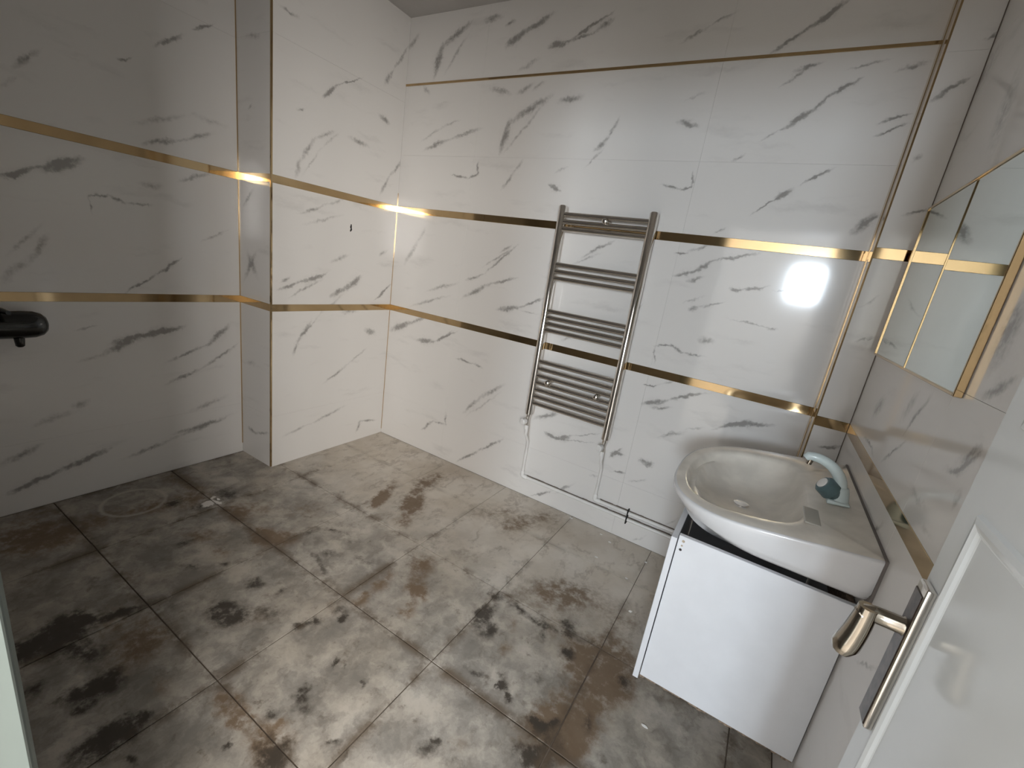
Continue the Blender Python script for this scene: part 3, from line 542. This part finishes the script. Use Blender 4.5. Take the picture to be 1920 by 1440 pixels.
kn = tube(bmesh.new(), [k0, k0 + kd * .012, k0 + kd * .016, k0 + kd * .044, k0 + kd * .050], [.022, .026, .030, .028, .022], 20)
knob = part('knob', kn, M['teal'], tap, True, 40)
tag(knob, 'smoked teal tap knob')
tag(part('knob_cap', tube(bmesh.new(), [k0 + kd * .049, k0 + kd * .053, k0 + kd * .0545], [.0165, .0165, .013], 18), M['white_plastic'], knob, True, 40), 'white round cap on the knob')

# ------------------------------------------------------------------ vanity cabinet
cab = empty('vanity_cabinet', (2.53, -.75, .20), 'open-topped white vanity cabinet hanging under the basin', 'cabinet')
def board(name, a, mat='white_board', lab=None, bev=.0012):
    o = part(name, bbox(*a, bev, 1), M[mat], cab)
    if lab: tag(o, lab)
    return o
near = board('side_panel', (2.319, -1.052, .205, W - .004, -1.036, .731))
far = board('side_panel', (2.319, -.450, .205, W - .004, -.434, .731))
fr = board('front_panel', (2.299, -1.060, .193, 2.3165, -.426, .722))
bm = bmesh.new(); n = 34
for k in range(n):                                                   # ragged raw edge of the bottom board
    a = 2.319 + (W - .004 - 2.319) * k / n; b = 2.319 + (W - .004 - 2.319) * (k + 1) / n
    box(bm, a, -1.044 + random.uniform(-.001, .003), .194 + random.uniform(-.0035, .001), b, -.434, .2055)
tag(part('bottom_board', bm, M['chipboard'], cab), 'raw dark chipboard bottom edge')
board('back_rail', (W - .020, -1.036, .62, W - .004, -.450, .72), 'chipboard', 'brown unfinished rail at the wall')
for (x, z, r, m) in ((2.3335, .716, .0042, 'bronze'), (2.3325, .701, .003, 'bronze'), (2.3315, .687, .0042, 'dark')):
    part('screw_hole', tube(bmesh.new(), [(x, -1.0518, z), (x, -1.0524, z)], r, 10), M[m], near)

# ------------------------------------------------------------------ mirror
mir = empty('wall_mirror', (W, -.775, 1.297), 'rectangular mirror in a slim gold frame on the right wall', 'mirror')
MY0, MY1, MZ0, MZ1, MD = -1.100, -.205, 1.292, 1.815, .016
part('glass', bbox(W - .012, MY0 + .006, MZ0 + .006, W - .005, MY1 - .008, MZ1 - .008), M['mirror'], mir)
part('backing', bbox(W - .005, MY0 + .006, MZ0 + .006, W - .0005, MY1 - .006, MZ1 - .006), M['backing'], mir)
for a in ((MY0, MZ0, MY0 + .007, MZ1), (MY1 - .007, MZ0, MY1, MZ1), (MY0 + .007, MZ0, MY1 - .007, MZ0 + .007), (MY0 + .007, MZ1 - .007, MY1 - .007, MZ1)):
    part('frame_bar', bbox(W - MD, a[0], a[1], W - .001, a[2], a[3], .0012, 1), M['gold'], mir)

# ------------------------------------------------------------------ shower mixer on the left wall
sh = empty('shower_mixer', (LX, -1.88, .87), 'dark chrome shower mixer on the shaded left wall', 'tap')
SX, SZ = LX + .072, .880
bm = tube(bmesh.new(), [(SX, -2.06, SZ), (SX, -2.05, SZ), (SX, -2.03, SZ), (SX, -1.80, SZ), (SX, -1.765, SZ), (SX, -1.742, SZ), (SX, -1.728, SZ), (SX, -1.722, SZ)], [.03, .048, .055, .057, .055, .047, .032, .012], 22)
part('body', bm, M['darkchrome'], sh, True, 50)
for y in (-1.82, -1.97):
    part('wall_flange', tube(bmesh.new(), [(LX, y, SZ), (LX + .008, y, SZ), (LX + .012, y, SZ), (SX, y, SZ)], [.034, .032, .018, .018], 18), M['darkchrome'], sh, True, 40)
part('lever', tube(bmesh.new(), [(SX + .01, -1.875, SZ + .050), (SX + .02, -1.872, SZ + .066), (SX + .06, -1.860, SZ + .070), (SX + .10, -1.85, SZ + .068)], [.020, .017, .011, .008], 14), M['darkchrome'], sh, True, 50)
part('hose_outlet', tube(bmesh.new(), [(SX, -1.812, SZ - .04), (SX, -1.812, SZ - .068), (SX, -1.812, SZ - .088), (SX, -1.812, SZ - .093)], [.018, .016, .014, .009], 14), M['darkchrome'], sh, True, 40)

# ------------------------------------------------------------------ door and doorway
DF, DB = 2.6465, 2.686                 # faces of the open door leaf
HL, HH = -1.600, FY + .004             # lock edge, hinge edge
door = tag(part('door_1', bbox(DF, HH, .008, DB, HL, 2.02, .0015, 1), M['door']), 'glossy white panelled door standing open beside the camera', 'door', kind='structure')
def moulding(y0, y1, z0, z1):
    bm = bmesh.new(); prof = ((0, 0), (.003, .006), (.010, .008), (.016, .005), (.020, .0012), (.022, 0))
    rings = []
    for ins, h in prof:
        h *= .7
        rings.append([(DF - h, y0 + ins, z0 + ins), (DF - h, y1 - ins, z0 + ins), (DF - h, y1 - ins, z1 - ins), (DF - h, y0 + ins, z1 - ins)])
    return loft(bm, rings)
for z0, z1 in ((.12, 1.228), (1.33, 1.93)):
    part('panel_moulding', moulding(HH + .11, -1.652, z0, z1), M['door'], door)
# handle set
hd = part('handle_plate', bbox(DF - .0105, -1.645, .886, DF - .0002, -1.612, 1.112, .0030, 3), M['chrome'], door, True, 40)
tag(part('plate_face', bbox(DF - .0116, -1.6430, .890, DF - .0100, -1.6140, 1.100, .001, 1), M['dark_plate'], hd), 'dark plate face')  # inset face, darker than the plate's edges
NZ = 1.045
bm = tube(bmesh.new(), [(DF - .010, -1.628, NZ), (DF - .013, -1.628, NZ), (DF - .042, -1.628, NZ), (DF - .050, -1.629, NZ - .002), (DF - .055, -1.631, NZ - .008)], [.0145, .0115, .0115, .012, .0115], 14)
part('handle_neck', bm, M['bronze'], hd, True, 50)
bm = bmesh.new(); rr = []
for i in range(9):                                                    # flat lever hanging down from the neck
    t = i / 8; z = NZ + .008 - .078 * t; w = .012 + .009 * t; d = .0115 + .005 * t; xc = DF - .050 - .008 * t * t; yc = -1.630 + .004 * t
    if i == 8: w *= .8; d *= .7
    rr.append([(xc + d * math.cos(2 * PI * k / 14), yc + w * math.sin(2 * PI * k / 14), z) for k in range(14)])
loft(bm, rr, True, True)
part('handle_lever', bm, M['bronze'], hd, True, 50)
for z in (.25, 1.0, 1.8):
    part('hinge', tube(bmesh.new(), [(DF + .004, FY + .001, z - .045), (DF + .004, FY + .001, z + .045)], .0045, 10), M['chrome'], door, True, 40)
# door frame lining and casing
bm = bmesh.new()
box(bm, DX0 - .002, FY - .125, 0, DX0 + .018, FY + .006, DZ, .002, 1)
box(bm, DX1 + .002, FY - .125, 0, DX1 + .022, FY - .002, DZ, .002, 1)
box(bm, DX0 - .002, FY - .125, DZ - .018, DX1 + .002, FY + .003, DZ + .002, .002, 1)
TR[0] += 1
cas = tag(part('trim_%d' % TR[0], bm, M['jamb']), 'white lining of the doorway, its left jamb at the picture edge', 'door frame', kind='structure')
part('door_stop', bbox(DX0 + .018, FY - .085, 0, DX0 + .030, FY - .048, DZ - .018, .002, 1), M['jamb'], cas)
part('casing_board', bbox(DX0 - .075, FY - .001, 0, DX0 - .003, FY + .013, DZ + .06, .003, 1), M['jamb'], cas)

# ------------------------------------------------------------------ paint chips on the floor
for i, (x, y, s) in enumerate(((1.662, -.030, .010), (1.868, -.058, .008), (1.932, -.096, .008), (1.92, -.279, .009), (2.147, -.130, .008), (2.102, -.331, .007), (2.183, -.541, .010), (2.375, -1.029, .011), (.150, -1.262, .012))):
    bm = bmesh.new(); n = 6; a0 = random.uniform(0, 6)
    ps = []
    for k in range(n):
        a = a0 + 2 * PI * k / n; r = s * random.uniform(.5, 1.1)
        ps.append((x + r * math.cos(a) * 1.2, y + r * math.sin(a) * .6))
    loft(bm, [[(px, py, .0004) for px, py in ps], [(px, py, .0022 + random.uniform(0, .002)) for px, py in ps]], True, True)
    where = ('nearest the tiled wall edge below the right radiator post', 'close to the wall under the pipe clip', 'just off the wall right of the pipe clip', 'alone further out from the wall, below the pipe clip', 'by the wall in front of the cabinet', 'in front of the cabinet front panel near the wall', 'sliver standing left of the cabinet front', 'on the near floor below the cabinet', 'at the dark tile crossing near the boxed corner')[i]
    tag(part('paint_chip', bm, M['paint_chip']), 'tiny white paint chip ' + where, 'debris', 'paint chips on the floor')

# ------------------------------------------------------------------ hall behind the camera (seen only in reflections)
HX0, HX1, HY = .7, 3.6, -4.9
hb = bmesh.new(); wx, wy, wz, ww, wh = WIN
box(hb, HX0 - .1, FY - .125 - .0, -.1, HX0, FY - .12, CZ)  # thin return
tag(part('floor_hall', bbox(HX0 - .1, HY - .1, -.12, HX1 + .1, FY - .121, -.004), M['hall_floor']), 'hall floor behind the doorway', 'floor', kind='structure')
tag(part('ceiling_hall', bbox(HX0 - .1, HY - .1, CZ, HX1 + .1, FY - .121, CZ + .1), M['hall_wall']), 'hall ceiling behind the doorway', 'ceiling', kind='structure')
tag(part('wall_hall_left', bbox(HX0 - .1, HY - .1, -.004, HX0, FY - .121, CZ), M['hall_wall']), 'hall side wall left of the doorway', 'wall', kind='structure')
tag(part('wall_hall_right', bbox(HX1, HY - .1, -.004, HX1 + .1, FY - .121, CZ), M['hall_wall']), 'hall side wall right of the doorway', 'wall', kind='structure')
hb.free(); hb = bmesh.new()
box(hb, HX0, HY - .1, -.004, wx - ww / 2 - .02, HY, CZ); box(hb, wx + ww / 2 + .02, HY - .1, -.004, HX1, HY, CZ)
box(hb, wx - ww / 2 - .02, HY - .1, -.004, wx + ww / 2 + .02, HY, wz - wh / 2 - .02); box(hb, wx - ww / 2 - .02, HY - .1, wz + wh / 2 + .02, wx + ww / 2 + .02, HY, CZ)
tag(part('wall_hall_back', hb, M['hall_wall']), 'hall end wall with the small window', 'wall', kind='structure')
if W + .12 < HX1:
    tag(part('wall_hall_front', bbox(W + .12, FY - .12, -.004, HX1, FY, CZ), M['hall_wall']), 'hall wall beside the bathroom', 'wall', kind='structure')
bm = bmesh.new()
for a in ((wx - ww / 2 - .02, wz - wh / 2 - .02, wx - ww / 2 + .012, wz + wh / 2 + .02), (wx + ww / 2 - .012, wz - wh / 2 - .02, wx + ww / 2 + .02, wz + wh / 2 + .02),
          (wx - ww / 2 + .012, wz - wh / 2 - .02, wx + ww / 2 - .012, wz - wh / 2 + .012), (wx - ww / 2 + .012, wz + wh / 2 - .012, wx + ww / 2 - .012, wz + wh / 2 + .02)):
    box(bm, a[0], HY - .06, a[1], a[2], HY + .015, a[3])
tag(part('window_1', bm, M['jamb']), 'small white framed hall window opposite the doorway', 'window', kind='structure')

wx, wy, wz, ww, wh = SIDE_FILL
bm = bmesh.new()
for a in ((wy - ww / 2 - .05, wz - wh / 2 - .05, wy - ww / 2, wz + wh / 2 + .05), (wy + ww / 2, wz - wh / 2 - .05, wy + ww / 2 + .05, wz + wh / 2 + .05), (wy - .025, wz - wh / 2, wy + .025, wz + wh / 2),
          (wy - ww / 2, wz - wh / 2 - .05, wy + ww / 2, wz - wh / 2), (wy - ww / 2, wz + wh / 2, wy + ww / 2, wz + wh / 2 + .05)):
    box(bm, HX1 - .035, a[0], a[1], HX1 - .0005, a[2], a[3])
tag(part('fill_window', bm, M['jamb']), 'added unseen window frame around the hall side fill light', 'window', kind='structure')  # frame without an opening, added around the side fill light
